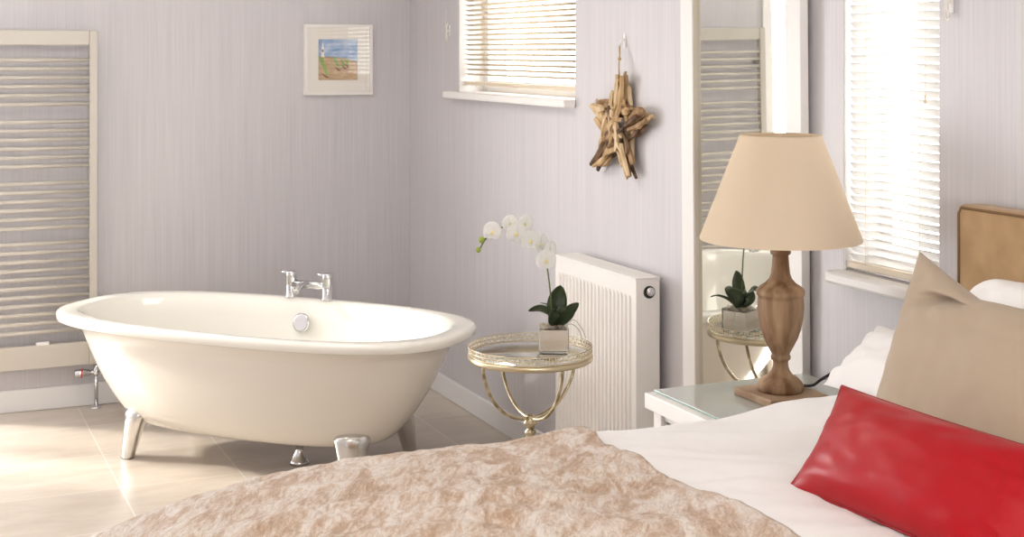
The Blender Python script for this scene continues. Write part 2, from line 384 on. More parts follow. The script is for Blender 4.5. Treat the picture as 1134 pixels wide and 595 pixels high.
# ------------------------------------------------------------------ venetian blinds
def blind(label, x, y0, y1, zb, zt, pitch, tilt, slatmat, ladders, wand_y, railz):
    cy = (y0 + y1) / 2; t = thing('venetian_blind', label, 'blind', (x, cy, zb), group='slatted blinds in the windows'); L_ = (y1 - y0) / 2
    bb = B(); box(bb, -.014, .014, -L_, L_, railz - .009 - zb, railz + .009 - zb, .004); br = obj('bottom_rail', bb, M['blind_rail'], t)
    for s in (-1, 1):
        bb = B(); box(bb, -.016, .016, s * L_ - .004, s * L_ + .004, railz - .011 - zb, railz + .011 - zb, .003); obj('end_cap', bb, M['white'], br)
    bb = B(); box(bb, -.02, .02, -L_, L_, zt - zb - .035, zt - zb, .003); obj('head_rail', bb, slatmat, t)
    first = None; z = zb + .02; i = 0
    while z < zt - .045:
        if first is None:
            bb = B(); w = .0125; ca, sa = math.cos(tilt), math.sin(tilt)
            rows = []
            for k in range(5):
                u = -w + 2 * w * k / 4; cmb = .0022 * (1 - (u / w) ** 2)
                px, pz = u * ca - cmb * sa, -u * sa + cmb * ca
                rows.append((px, pz))
            V = [[bb.verts.new((p[0] + q * .0007 * sa, yy, p[1] + q * .0007 * ca)) for p in rows] for yy in (-L_ + .004, L_ - .004) for q in (-1, 1)]
            for k in range(4):
                bb.faces.new((V[0][k], V[0][k+1], V[2][k+1], V[2][k])); bb.faces.new((V[1][k], V[1][k+1], V[3][k+1], V[3][k]))
                bb.faces.new((V[0][k], V[0][k+1], V[1][k+1], V[1][k])); bb.faces.new((V[2][k], V[2][k+1], V[3][k+1], V[3][k]))
            bb.faces.new((V[0][0], V[1][0], V[3][0], V[2][0])); bb.faces.new((V[0][4], V[1][4], V[3][4], V[2][4]))
            first = obj('slat', bb, slatmat, t, smooth=True); first.location = (0, 0, z - zb)
        else:
            c = first.copy(); COL.objects.link(c); c.parent = t; c.location = (0, 0, z - zb)
        z += pitch; i += 1
    for ly in ladders:
        bb = B()
        for dx in (-.0135, .0135): tube(bb, [(dx, ly - cy, railz - zb), (dx, ly - cy, zt - zb - .03)], .0008, 5)
        tube(bb, [(0, ly - cy + .006, railz - zb - .013), (0, ly - cy + .006, zt - zb - .03)], .0007, 5)
        sphere(bb, (-.004, ly - cy, railz - zb - .011), .005, seg=8)
        obj('ladder_cord', bb, M['cord'], t)
    if wand_y:
        bb = B(); tube(bb, [(-.024, wand_y[0] - cy, wand_y[1] - zb), (-.022, wand_y[0] - cy, zt - zb - .02)], .0009, 5); pc = obj('pull_cord', bb, M['cord'], t)
        bb = B(); lathe(bb, [(0, .014), (.002, .012), (.004, -.01), (0, -.012)], (-.024, wand_y[0] - cy, wand_y[1] - zb), 8); obj('cord_toggle', bb, M['blind_rail'], pc)
    return t
blind('cream slatted blind in the small high window above the bath end', .035, -1.960, -.706, 1.57, 2.15, .0235, .36, M['slat_wood'], (-.85, -1.32, -1.76), None, 1.548)
# a few slats lie stacked on the bottom rail
blind('bright white slatted blind in the narrow window behind the lamp', .022, W2[0] + .006, W2[1] - .006, 1.093, 2.15, .0237, .95, M['slat'], (-3.80, -4.03), (-4.065, 1.575), 1.090)

def cleat(label, y, z):
    t = thing('cord_cleat', label, 'cleat', (0, y, z), group='cord cleats beside the windows')
    bb = B(); box(bb, -.006, 0, -.008, .008, -.03, .03, .003); tube(bb, [(-.012, 0, -.04), (-.018, 0, -.02), (-.018, 0, .02), (-.012, 0, .04)], .004, 8); tube(bb, [(-.004, 0, 0), (-.018, 0, 0)], .005, 8)
    obj('cleat_body', bb, M['white'], t)
    bb = B(); tube(bb, catmull([(-.02, .004, .10), (-.02, .008, .03), (-.02, -.01, -.045), (-.02, .006, -.03), (-.02, .0, .03), (-.02, -.014, -.02)], 6), .0012, 6); obj('cord_loop', bb, M['cord'], t)
cleat('small white cord cleat on the wall left of the high window', -.585, 1.80)
cleat('small white cord cleat on the wall right of the narrow window', -4.165, 1.83)

# ------------------------------------------------------------------ towel rail
def cyl_x(bm, x0, x1, y, z, r, seg=12): tube(bm, [(x0, y, z), (x1, y, z)], r, seg)
t = thing('towel_rail', 'tall pale cream ladder towel radiator on the wall left of the bath', 'towel rail', (-1.925, -.075, .21))
rx, ry, rz = t.location
X0, X1 = -2.215, -1.605
for a in (X0, X1 - .038):
    bb = B(); box(bb, a - rx, a + .038 - rx, -.02, .018, .212 - rz, 1.80 - rz, .005); obj('upright', bb, M['rail'], t)
bb = B(); box(bb, X0 + .038 - rx, X1 - .038 - rx, -.016, .014, 1.729 - rz, 1.80 - rz, .004); obj('top_panel', bb, M['rail'], t)
bb = B(); box(bb, X0 + .038 - rx, X1 - .038 - rx, -.016, .014, .212 - rz, .322 - rz, .004); obj('bottom_panel', bb, M['rail'], t)
def yz(py): return 1.704 - (py - 56) / 1570 * 6.77
bars = [66.3 + 9.65 * k for k in range(6)] + [133.8 + 9.65 * k for k in range(6)] + [200.8 + 9.65 * k for k in range(6)] + [266.2 + 9.62 * k for k in range(11)]
bar0 = None
for py in bars:
    if bar0 is None:
        bb = B(); cyl_x(bb, X0 + .03 - rx, X1 - .03 - rx, -.004, 0, .0098, 14); bar0 = o = obj('bar', bb, M['rail'], t)
    else:
        o = bar0.copy(); COL.objects.link(o); o.parent = t
    o.location = (0, 0, yz(py) - rz)
for xx in (X0 + .02, X1 - .02):
    for zz in (.5, 1.6):
        bb = B(); tube(bb, [(xx - rx, .018, zz - rz), (xx - rx, .074, zz - rz)], .012, 10); obj('wall_bracket', bb, M['rail'], t)
bb = B(); box(bb, -1.885 - rx, -1.825 - rx, -.014, .012, .318 - rz, .334 - rz, .004); obj('clip', bb, M['white'], t)

def valve(label, x, group=None, s=-1):
    t = thing('radiator_valve', label, 'valve', (x, -.075, 0), group='valves under the towel rail')
    bb = B(); tube(bb, [(0, 0, 0), (0, 0, .215)], .0095, 14); obj('pipe', bb, M['chrome'], t)
    bb = B(); lathe(bb, [(0, 0), (.028, 0), (.028, .006), (.012, .010), (0, .010)], seg=24); obj('floor_rose', bb, M['chrome'], t)
    bb = B(); lathe(bb, [(0, .155), (.015, .155), (.017, .16), (.017, .185), (.013, .19), (.011, .215), (0, .215)], seg=16); tube(bb, [(0, 0, .17), (s * .03, 0, .17)], .012, 14); obj('valve_body', bb, M['chrome'], t)
    bb = B(); tube(bb, [(s * .03, 0, .17), (s * .034, 0, .17), (s * .07, 0, .17), (s * .098, 0, .17), (s * .10, 0, .17)], [.012, .018, .02, .019, .016], 18); th = obj('thermostat_head', bb, M['chrome'], t)
    bb = B(); tube(bb, [(s * .066, 0, .17), (s * .072, 0, .17)], .0207, 18); obj('red_ring', bb, M['red'], th)
valve('chrome thermostatic valve with a red ring under the right of the towel rail', X1 - .005)
valve('chrome valve under the left end of the towel rail, at the frame edge', X0 + .0, s=1)

# ------------------------------------------------------------------ framed picture
t = thing('picture_frame', 'small square white framed beach picture hanging above the bath', 'picture', (-.397, 0, 1.657))
S = .181
bb = B()
for a, c, e, g in ((-S, S, S - .014, S), (-S, S, -S, -S + .014), (-S, -S + .014, -S + .014, S - .014), (S - .014, S, -S + .014, S - .014)): box(bb, a, c, -.032, -.002, e, g)
obj('frame', bb, M['frame_white'], t)
bb = B()
for k, (o_, i_, yy) in enumerate(((S - .014, S - .03, -.022), (S - .03, .105, -.016))):
    for a, c, e, g in ((-o_, o_, i_, o_), (-o_, o_, -o_, -i_), (-o_, -i_, -i_, i_), (i_, o_, -i_, i_)): box(bb, a, c, yy, -.004, e, g)
obj('mat_board', bb, M['mat_board'], t)
def poly(bm, pts, y, mi):
    f = bm.faces.new([bm.verts.new((p[0], y, p[1])) for p in pts]); f.material_index = mi
bb = B(); h = .106
poly(bb, [(-h, -h), (h, -h), (h, h), (-h, h)], -.0045, 0)
poly(bb, [(-h, -h), (h, -h), (h, -.022), (.04, -.004), (-.02, .004), (-h, .008)], -.0050, 1)
poly(bb, [(-h, .008), (-.02, .004), (.04, -.004), (h, -.022), (h, -.010), (.05, .006), (-.03, .014), (-h, .018)], -.0053, 2)
poly(bb, [(-.088, .012), (-.070, .012), (-.074, .068), (-.084, .068)], -.0056, 3)
poly(bb, [(-.083, .066), (-.075, .066), (-.076, .084), (-.079, .090), (-.082, .084)], -.0057, 3)
poly(bb, [(-.084, .040), (-.075, .040), (-.076, .052), (-.083, .052)], -.0058, 4)
for (x0, z0, x1, z1, w) in ((-.092, .010, -.058, -.080, .009), (-.022, .010, .006, -.045, .007), (.018, -.002, .040, -.036, .006), (.046, -.004, .056, -.030, .005)):
    poly(bb, [(x0 - w, z0), (x0 + w * 1.3, z0 + .004), (x1 + w, z1 + .004), (x1 - w * .4, z1)], -.0060, 5)
    poly(bb, [(x1 - w * 3.4, z1 + .012), (x1 + w * .6, z1 - .006), (x1 + w * 2, z1 - .012), (x1 - w * .6, z1 - .014)], -.0062, 6)
obj('print', bb, [M['sky_paint'], M['sand_paint'], M['dune_paint'], M['frame_white'], M['brown_paint'], M['green_paint'], M['brown_paint']], t)
bb = B(); box(bb, -S + .012, S - .012, -.0265, -.025, -S + .012, S - .012); g_ = obj('picture_glass', bb, M['pane'], t)

# ------------------------------------------------------------------ bath
TH = -.826
bath = thing('bathtub', 'white oval freestanding bath on four chrome legs', 'bath', (-1.094, -1.227, 0), TH)
def sup(a, bb_, n, k, N_):
    th_ = 2 * PI * k / N_; c, s = math.cos(th_), math.sin(th_); m_ = 2 / n
    return a * math.copysign(abs(c) ** m_, c), bb_ * math.copysign(abs(s) ** m_, s)
NB = 96
def body_ab(k):
    q = math.sqrt(max(0, 1 - (1 - min(k / .705, 1)) ** 2))
    return .57 + (.661 - .57) * q + (.864 - .661) * k, .209 + (.316 - .209) * q + (.349 + .045 - .316) * k
rings = []
rings.append((.30, .08, 2.3, .139))
rings.append((.50, .16, 2.4, .139))
for k in [0, .01, .03, .07, .13, .2, .3, .42, .55, .7, .85, 1.0]:
    a_, b_ = body_ab(k); rings.append((a_, b_, 2.45, .139 + (.562 - .139) * k))
NO = len(rings)
lip = [(.900, .417, 2.7, .560), (.924, .439, 2.8, .561), (.931, .446, 2.85, .567), (.932, .447, 2.85, .588), (.929, .444, 2.85, .597), (.920, .436, 2.82, .602), (.905, .423, 2.75, .603)]
rings += lip
# inside of the tub
rings += [(.862, .400, 2.6, .602), (.848, .390, 2.55, .598), (.836, .376, 2.5, .580), (.815, .362, 2.5, .52), (.775, .345, 2.5, .44), (.725, .325, 2.5, .35), (.665, .30, 2.5, .27), (.60, .265, 2.4, .215), (.52, .22, 2.4, .185), (.35, .13, 2.3, .176)]
bm = B(); R2 = []
for (a_, b_, n_, z_) in rings:
    R2.append([bm.verts.new((*sup(a_, b_, n_, k, NB), z_)) for k in range(NB)])
for i in range(len(R2) - 1):
    for k in range(NB):
        f = bm.faces.new((R2[i][k], R2[i][(k + 1) % NB], R2[i + 1][(k + 1) % NB], R2[i + 1][k])); f.smooth = True
        f.material_index = 1 if i < NO else 0
for rg in (R2[0], R2[-1]):
    f = bm.faces.new(rg); f.material_index = 1 if rg is R2[0] else 0
obj('tub', bm, [M['acrylic'], M['acrylic_out']], bath, smooth=True)
for (fu, fv, nu, nv) in ((-.525, -.205, -.7, -.72), (.560, -.205, .60, -.78), (-.525, .285, -.7, .72), (.525, .335, .7, .72)):
    bm = B(); n_ = Vector((nu, nv, 0)).normalized(); w_ = Vector((-n_.y, n_.x, 0)); seg = 28; rg = []
    for (s, z_) in ((0, .002), (.02, 0), (.06, .012), (.3, .06), (.6, .11), (.85, .155), (1, .185)):
        off = n_ * (-.055 * (z_ / .26) + .0)
        hw_ = .038 + .036 * min(1, z_ / .19); ht = .027 + .030 * min(1, z_ / .24)
        if s == 0: hw_ *= .9; ht *= .85
        rg.append([bm.verts.new(Vector((fu, fv, z_)) + off + w_ * hw_ * math.cos(2 * PI * k / seg) + n_ * ht * math.sin(2 * PI * k / seg)) for k in range(seg)])
    for i in range(len(rg) - 1):
        for k in range(seg): bm.faces.new((rg[i][k], rg[i][(k+1) % seg], rg[i+1][(k+1) % seg], rg[i+1][k])).smooth = True
    top = [v.co.copy() for v in rg[-1]]; ctr = sum(top, Vector()) / seg
    for sc_, dz in ((.93, .012), (.80, .021), (.55, .028), (.25, .031)):
        rg.append([bm.verts.new(ctr + (c_ - ctr) * sc_ + Vector((0, 0, dz))) for c_ in top])
        for k in range(seg): bm.faces.new((rg[-2][k], rg[-2][(k+1) % seg], rg[-1][(k+1) % seg], rg[-1][k])).smooth = True
    bm.faces.new(rg[0][::-1]); bm.faces.new(rg[-1])
    obj('leg', bm, M['leg_chrome'], bath)
bm = B(); lathe(bm, [(0, .0), (.040, 0), (.040, .012), (.034, .018), (.030, .035), (.017, .055), (.017, .075), (.022, .08), (.022, .10), (.017, .105), (.017, .15), (0, .15)], (.185, .005, 0), 24)
obj('waste_trap', bm, M['chrome'], bath)
bm = B(); n_ = Vector((0, -.98, .2)).normalized(); c0 = Vector((-.015, .352, .505))
tube(bm, [c0 - n_ * .02, c0 + n_ * .002, c0 + n_ * .012, c0 + n_ * .020, c0 + n_ * .023], [.012, .022, .042, .041, .034], 32); obj('overflow_knob', bm, M['chrome'], bath)
# bath mixer tap on the far rim
tp = thing('bath_tap', 'chrome two pillar bath mixer tap standing on the far rim', 'tap', (-.8065, -.9355, .603), TH)
for s in (-1, 1):
    bm = B(); lathe(bm, [(0, 0), (.029, 0), (.029, .005), (.024, .010), (.0235, .085), (.0245, .088), (.0245, .112), (.022, .117), (0, .117)], (s * .0935, 0, 0), 24); pl = obj('tap_pillar', bm, M['chrome'], tp)
    bm = B(); tube(bm, [(s * .0935, .0, .106), (s * .0935 - .045, -.012, .113)], [.008, .005], 12); obj('tap_lever', bm, M['chrome'], pl)
bm = B(); tube(bm, [(-.0935, 0, .060), (.0935, 0, .060)], .019, 18); obj('bridge', bm, M['chrome'], tp)
bm = B(); tube(bm, catmull([(0, 0, .062), (0, -.04, .066), (0, -.085, .060), (0, -.105, .045)], 6), .013, 14); obj('spout', bm, M['chrome'], tp)

# ------------------------------------------------------------------ radiator
t = thing('radiator', 'white ribbed panel radiator on the wall behind the side table', 'radiator', (-.07, -2.365, .13))
rx, ry, rz = t.location
Y0, Y1, Z0, Z1 = -2.692, -2.042, .13, .902
def panel(xf, xb):
    bm = B(); n = 20; m_ = 6; ys = []; w = Y1 - Y0 - .05
    prof = [(Y0, 0), (Y0 + .022, 0)]
    for k in range(n):
        y_ = Y0 + .025 + w * k / n; p_ = w / n
        prof += [(y_ + p_ * .12, 0), (y_ + p_ * .28, .007), (y_ + p_ * .68, .007), (y_ + p_ * .84, 0)]
    prof += [(Y1 - .022, 0), (Y1, 0)]
    def row(z, amt): return [bm.verts.new((xf + d * amt - rx, y_ - ry, z - rz)) for y_, d in prof]
    rows = [row(Z0, 0), row(Z0 + .045, 0), row(Z0 + .06, 1), row(Z1 - .075, 1), row(Z1 - .06, 0), row(Z1 - .012, 0), row(Z1 - .002, 0)]
    for A, C_ in zip(rows, rows[1:]):
        for k in range(len(A) - 1): bm.faces.new((A[k], A[k+1], C_[k+1], C_[k])).smooth = False
    box(bm, xf + .010 - rx, xb - rx, Y0 + .002 - ry, Y1 - .002 - ry, Z0 + .002 - rz, Z1 - .004 - rz, .002)
    return bm
obj('front_panel', panel(-.121, -.108), M['radiator'], t)
bm = B(); box(bm, -.045 - rx, -.030 - rx, Y0 - ry, Y1 - ry, Z0 - rz, Z1 - rz - .004, .002); obj('rear_panel', bm, M['radiator'], t)
bm = B()
for k in range(18):
    y_ = Y0 + .04 + k * (Y1 - Y0 - .08) / 17; box(bm, -.106 - rx, -.046 - rx, y_ - .002 - ry, y_ + .002 - ry, Z0 + .05 - rz, Z1 - .03 - rz)
obj('convector_fins', bm, M['radiator'], t)
bm = B(); box(bm, -.124 - rx, -.024 - rx, Y0 - .003 - ry, Y1 + .003 - ry, Z1 - .004 - rz, Z1 + .004 - rz, .0015)
for k in range(30):
    y_ = Y0 + .03 + k * (Y1 - Y0 - .06) / 29; box(bm, -.105 - rx, -.045 - rx, y_ - .006 - ry, y_ + .006 - ry, Z1 + .004 - rz, Z1 + .0048 - rz)
obj('top_grille', bm, M['radiator'], t)
for ys in (Y0 - .003, Y1):
    bm = B(); box(bm, -.1215 - rx, -.027 - rx, ys - ry, ys + .003 - ry, Z0 + .01 - rz, Z1 - rz, .001); obj('side_panel', bm, M['radiator'], t)
bm = B(); yq = Y0 - .003 - ry
tube(bm, [(0.0, yq, .725), (0.0, yq - .005, .725)], .022, 20); pl = obj('end_plug', bm, M['dark'], t)
bm = B(); tube(bm, [(0, yq - .004, .728), (0, yq - .016, .728), (0, yq - .02, .728)], [.016, .015, .009], 16); obj('air_vent', bm, M['chrome'], pl)
for yy in (Y0 + .1, Y1 - .1):
    bm = B(); box(bm, -.031 - rx, 0 - rx, yy - .015 - ry, yy + .015 - ry, .3 - rz, .7 - rz, .002); obj('wall_bracket', bm, M['radiator'], t)
for yy in (Y0 + .04, Y1 - .04):
    bm = B(); tube(bm, [(-.005, yy - ry, .02), (-.005, yy - ry, -.129)], .008, 10); obj('pipe', bm, M['white'], t)

# ------------------------------------------------------------------ tall mirror
t = thing('wall_mirror', 'tall white framed mirror behind the table lamp reflecting the towel rail', 'mirror', (-.002, -3.216, .08))
mx_, my, mz = t.location
ZB, ZT = .10, 2.2
for a, c in ((-3.562, -3.484), (-2.945, -2.868)):
    bm = B(); box(bm, -.030 - mx_, -.001 - mx_, a - my, c - my, ZB - mz, ZT - mz, .002); obj('frame_stile', bm, M['mirror_frame'], t)
for a, c in ((ZB, ZB + .078), (ZT - .078, ZT)):
    bm = B(); box(bm, -.030 - mx_, -.001 - mx_, -3.484 - my, -2.945 - my, a - mz, c - mz, .002); obj('frame_rail', bm, M['mirror_frame'], t)
bm = B()
for a, c in ((-3.484, -3.480), (-2.949, -2.945)): box(bm, -.026 - mx_, -.004 - mx_, a - my, c - my, ZB + .078 - mz, ZT - .078 - mz)
obj('inner_bead', bm, M['mirror_edge'], t)
bm = B(); box(bm, -.013 - mx_, -.005 - mx_, -3.482 - my, -2.947 - my, ZB + .07 - mz, ZT - .07 - mz); obj('mirror_glass', bm, M['mirror'], t)
t.rotation_euler = (0, -.009, 0)   # leans a hair away from the wall at the top

# ------------------------------------------------------------------ driftwood star
t = thing('driftwood_star', 'driftwood star hanging from a white hook beside the high window', 'decoration', (0, -2.400, 1.418))
bm = B(); tube(bm, [(0, .012, .33), (-.014, .012, .325), (-.018, .012, .305), (-.022, .012, .300), (-.026, .012, .312)], .004, 8); box(bm, -.004, 0, .004, .020, .295, .350, .002)
obj('hook', bm, M['white'], t)
bm = B(); pts = [(-.022, .012, .303), (-.03, .0, .262), (-.04, -.014, .225), (-.045, -.03, .17)]
tube(bm, pts, .0026, 8); tube(bm, [(p[0] - .003, p[1] - .008 * math.sin(i * 1.1), p[2]) for i, p in enumerate(pts)], .0022, 8); sphere(bm, (-.031, -.002, .255), .007, seg=8); sphere(bm, (-.045, -.026, .178), .008, seg=8)
obj('hanging_twine', bm, M['twine'], t)
def stick(c, d, L_, r, mt, depth):
    bm = B(); d = Vector((0, d[0], d[1])).normalized(); s_ = Vector((0, -d.z, d.y)); x_ = Vector((1, 0, 0)); seg = random.choice((4, 5, 6)); n = 6; rg = []
    ph = random.random() * 9; bend = random.uniform(-.010, .010)
    for i in range(n):
        u = i / (n - 1); rr = r * (.72 + .28 * math.sin(PI * u) + random.uniform(-.16, .16)); rr *= .86 if i in (0, n - 1) else 1
        p = d * (u - .5) * L_ + s_ * (bend * math.sin(PI * u)) + x_ * (.004 * math.sin(ph + 3 * u))
        rg.append([bm.verts.new(p + s_ * rr * math.cos(2*PI*k/seg + ph) * 1.15 + x_ * rr * .8 * math.sin(2*PI*k/seg + ph)) for k in range(seg)])
    for i in range(n - 1):
        for k in range(seg): bm.faces.new((rg[i][k], rg[i][(k+1) % seg], rg[i+1][(k+1) % seg], rg[i+1][k]))
    bm.faces.new(rg[0][::-1]); bm.faces.new(rg[-1])
    obj('driftwood_stick', bm, mt, t, loc=(-depth, c[0], c[1]))
rs = random.Random(11)
RS = .235
tips = [Vector(q) for q in ((-.045, .212), (.215, .085), (.195, -.175), (-.105, -.185), (-.255, .055))]
for ai, a in enumerate(tips):
    # tips of the five arms as seen on the wall plane
    tip = a.copy(); side = Vector((-tip.y, tip.x)).normalized()
    RA = tip.length
    for k in range(14):
        L_ = rs.uniform(.10, .17); lane = (k % 5 - 2) / 2.0
        u = rs.uniform(.30, .46) if k < 8 else .60
        w = .062 * (1 - u * .7)
        L_ = L_ * (1.05 - abs(lane) * .3)
        u = min(u + .12 * (1 - abs(lane)), 1 - L_ / 2 / RA)
        c = tip * u + side * lane * w + Vector((0, -.0))
        dd = tip.normalized() - side * lane * .22 + side * rs.uniform(-.22, .22)
        stick(c, dd, L_, rs.uniform(.009, .0145), M['driftwood'][rs.choice((0, 0, 2, 2, 1, 3, 3))], .018 + .014 * (k % 3) + rs.uniform(0, .008))
for k in range(17):
    a = rs.uniform(0, 2 * PI); c = Vector((math.cos(a), math.sin(a))) * rs.uniform(.01, .05)
    a2 = rs.uniform(.9, 2.3) if k % 3 else rs.uniform(0, PI)
    stick(c, (math.cos(a2), math.sin(a2)), rs.uniform(.08, .14), rs.uniform(.009, .013), M['driftwood'][rs.choice((0, 2, 1, 3))], .056 + rs.uniform(0, .012))

# ------------------------------------------------------------------ tray table
tt = thing('tray_table', 'round champagne metal side table with lattice rim and mirrored top', 'side table', (-.497, -2.628, 0))
R0 = .212
bm = B(); lathe(bm, [(0, .645), (R0 - .02, .645), (R0, .643), (R0 + .003, .648), (R0 + .003, .658), (R0, .662), (R0 - .012, .662), (R0 - .012, .659), (0, .659)], seg=96); obj('tray_plate', bm, M['brass2'], tt)
bm = B(); lathe(bm, [(0, .6592), (R0 - .010, .6592), (R0 - .010, .6622), (0, .6622)], seg=96); obj('mirrored_top', bm, M['antique_mirror'], tt)
bm = B()
for z_ in (.6645, .678, .691): torus(bm, (0, 0, z_), R0, .0016, (1, 0, 0), (0, 1, 0), 96, 6)
nn = 62
for row, z_ in ((0, .6712), (1, .6846)):
    for k in range(nn):
        a = 2 * PI * (k + .5 * row) / nn; d = Vector((math.cos(a), math.sin(a), 0)); torus(bm, d * R0 + Vector((0, 0, z_)), .0066, .0013, (-math.sin(a), math.cos(a), 0), (0, 0, 1), 10, 5)
lt = obj('lattice_rim', bm, M['brass2'], tt)
bm = B()
for row, z_ in ((0, .6712), (1, .6846)):
    for k in range(nn):
        a = 2 * PI * (k + .5 * row) / nn; sphere(bm, (math.cos(a) * (R0 - .0005), math.sin(a) * (R0 - .0005), z_), .0026, seg=6)
obj('crystal_beads', bm, M['crystal'], lt)
phi = math.radians(-23.7)
for q in range(4):
    a = phi + math.radians(33) + q * PI / 2; d = Vector((math.cos(a), math.sin(a), 0)); bm = B(); pts = []
    for i in range(17):
        th_ = PI / 2 * i / 16; pts.append(d * .192 * math.cos(th_) ** .9 + Vector((0, 0, .646 - .205 * math.sin(th_) ** 1.1)) if i < 16 else Vector((0, 0, .441)))
    tube(bm, pts, .0062, 10); obj('curved_arm', bm, M['brass'], tt)
bm = B(); lathe(bm, [(0, .455), (.012, .453), (.016, .447), (.012, .440), (.024, .432), (.026, .426), (.016, .412), (.012, .405), (.020, .398), (.021, .390), (.013, .384), (.024, .372), (.020, .35), (.011, .33), (.010, .12), (.016, .10), (.022, .08), (.014, .06), (.03, .045), (0, .04)], seg=28); obj('stem', bm, M['brass'], tt)
bm = B(); lathe(bm, [(0, 0), (.15, 0), (.152, .006), (.145, .012), (.06, .028), (.025, .05), (0, .05)], seg=48); obj('base', bm, M['brass'], tt)

# ------------------------------------------------------------------ orchid in a square pot
OR = thing('potted_orchid', 'white orchid in a square silvered glass pot on the round tray table', 'plant', (-.402, -2.612, .6632), phi)
P = .052
bm = B(); box(bm, -P, P, -P, P, 0, .086, .003); ob = obj('glass_pot', bm, M['potglass'], OR)
bm = B(); box(bm, -P + .005, P - .005, -P + .005, P - .005, .006, .078, .002); obj('silvered_lining', bm, M['potfill'], OR)
bm = B()
for k in range(46): sphere(bm, (random.uniform(-.038, .038), random.uniform(-.038, .038), .083), .008, 1, 1, .6, 6)
obj('moss', bm, M['moss'], OR)
sx = .003134
def pp(px, py, dy=0.): return Vector(((px - 614) * sx, dy, (389 - py) * sx))
def leaf(pts, ws, tiltv, mname='leaf'):
    """ribbon leaf along pts with half widths ws; tiltv = the side direction"""
    C_ = catmull(pts, 6); n = len(C_); bm = B(); rows = []
    for i, p in enumerate(C_):
        u = i / (n - 1); w = ws[0] * math.sin(PI * min(1, (u * .93 + .07))) ** .6 if u < .999 else .0008
        tdir = (C_[min(i + 1, n - 1)] - C_[max(i - 1, 0)]).normalized(); s_ = (Vector(tiltv) - tdir * Vector(tiltv).dot(tdir)).normalized(); nn_ = s_.cross(tdir)
        rows.append([bm.verts.new(p + s_ * w * v + nn_ * (.22 * w * abs(v) ** 1.5)) for v in (-1, -.6, -.15, 0, .15, .6, 1)])
    for A, C2 in zip(rows, rows[1:]):
        for k in range(6): bm.faces.new((A[k], A[k+1], C2[k+1], C2[k])).smooth = True
    o = obj('leaf', bm, M[mname], OR); s = o.modifiers.new('sol', 'SOLIDIFY'); s.thickness = .0022; return o
leaf([pp(618, 361), pp(617, 345, .006), pp(619, 330, .01), pp(622, 317, .004)], (.035,), (1, .1, 0))
leaf([pp(616, 361), pp(611, 350, -.01), pp(600, 342, -.02), pp(586, 344, -.02)], (.021,), (.3, .7, -.8))
leaf([pp(620, 361), pp(626, 351, -.01), pp(632, 343, -.015), pp(642, 336, -.01)], (.026,), (.6, .4, -.6))
leaf([pp(616, 362), pp(613, 352, -.035), pp(617, 343, -.04), pp(628, 342, -.035)], (.02,), (.9, .2, .3))
leaf([pp(617, 362), pp(615, 350, .03), pp(610, 343, .06), pp(600, 341, .085)], (.018,), (.5, 1, -.2))
leaf([pp(619, 362), pp(626, 352, .03), pp(634, 347, .06), pp(640, 348, .08)], (.018,), (.5, -1, .2))
stp = [pp(613, 361, .0), pp(611, 330, .0), pp(607.5, 300, .0), pp(604, 283, -.002), pp(594, 268, -.006), pp(580, 256, -.01), pp(564, 251, -.012), pp(552, 255, -.012), pp(540, 264, -.014), pp(532, 277, -.016)]
bm = B(); tube(bm, catmull(stp, 8), .0026, 8); tube(bm, [pp(540, 264, -.014), pp(535, 266, -.02)], .0018, 6); obj('flower_stem', bm, M['stem'], OR)
for (x_, y_, r_) in ((534.5, 266, .0105), (531, 277, .009)):
    bm = B(); sphere(bm, pp(x_, y_, -.018), r_, 1, 1, 1.15, 12); obj('bud', bm, M['bud'], OR)
def flower(px, py, dy, size, yaw, pitch, roll):
    Mx = Matrix.Rotation(yaw, 3, 'Z') @ Matrix.Rotation(pitch, 3, 'X') @ Matrix.Rotation(roll, 3, 'Y')
    bm = B()
    # flower faces local -Y; petals in XZ plane
    for (ang, Lp, wp, cup, dep) in ((90, 1., .55, .10, .0), (20, 1.0, .92, .06, -.05), (160, 1.0, .92, .06, -.05), (222, 1.0, .58, .12, .02), (318, 1.0, .58, .12, .02)):
        a = math.radians(ang); d = Vector((math.cos(a), 0, math.sin(a))); s_ = Vector((-math.sin(a), 0, math.cos(a))); rows = []
        for i in range(8):
            u = i / 7; w = size * wp * .5 * (math.sin(PI * min(1, u * .86 + .14 * (u > 0) * 1)) ** .55 if 0 < u < 1 else (.10 if u == 0 else .12))
            rows.append([bm.verts.new(Mx @ (d * size * .5 * Lp * u + s_ * w * v + Vector((0, dep * size - cup * size * (u * u) * (1 if ang > 180 else -.5) - .05 * size * v * v, 0)))) for v in (-1, -.5, 0, .5, 1)])
        for A, C2 in zip(rows, rows[1:]):
            for k in range(4): bm.faces.new((A[k], A[k+1], C2[k+1], C2[k])).smooth = True
    bmesh.ops.translate(bm, verts=bm.verts, vec=pp(px, py, dy))
    fo = obj('flower', bm, M['petal'], OR); s = fo.modifiers.new('sol', 'SOLIDIFY'); s.thickness = .0012
    bm = B(); c = pp(px, py, dy)
    sphere(bm, c + Mx @ Vector((0, -.10 * size, -.06 * size)), size * .085, 1, 1.1, 1.3, 10); sphere(bm, c + Mx @ Vector((-.06 * size, -.08 * size, -.10 * size)), size * .05, 1, 1, 1.3, 8); sphere(bm, c + Mx @ Vector((.06 * size, -.08 * size, -.10 * size)), size * .05, 1, 1, 1.3, 8)
    obj('flower_lip', bm, M['lip'], fo)
    bm = B(); tube(bm, [c + Mx @ Vector((0, .004, 0)), min(catmull(stp, 8), key=lambda q: (q - c).length)], .0014, 6); obj('flower_stalk', bm, M['stem'], fo)
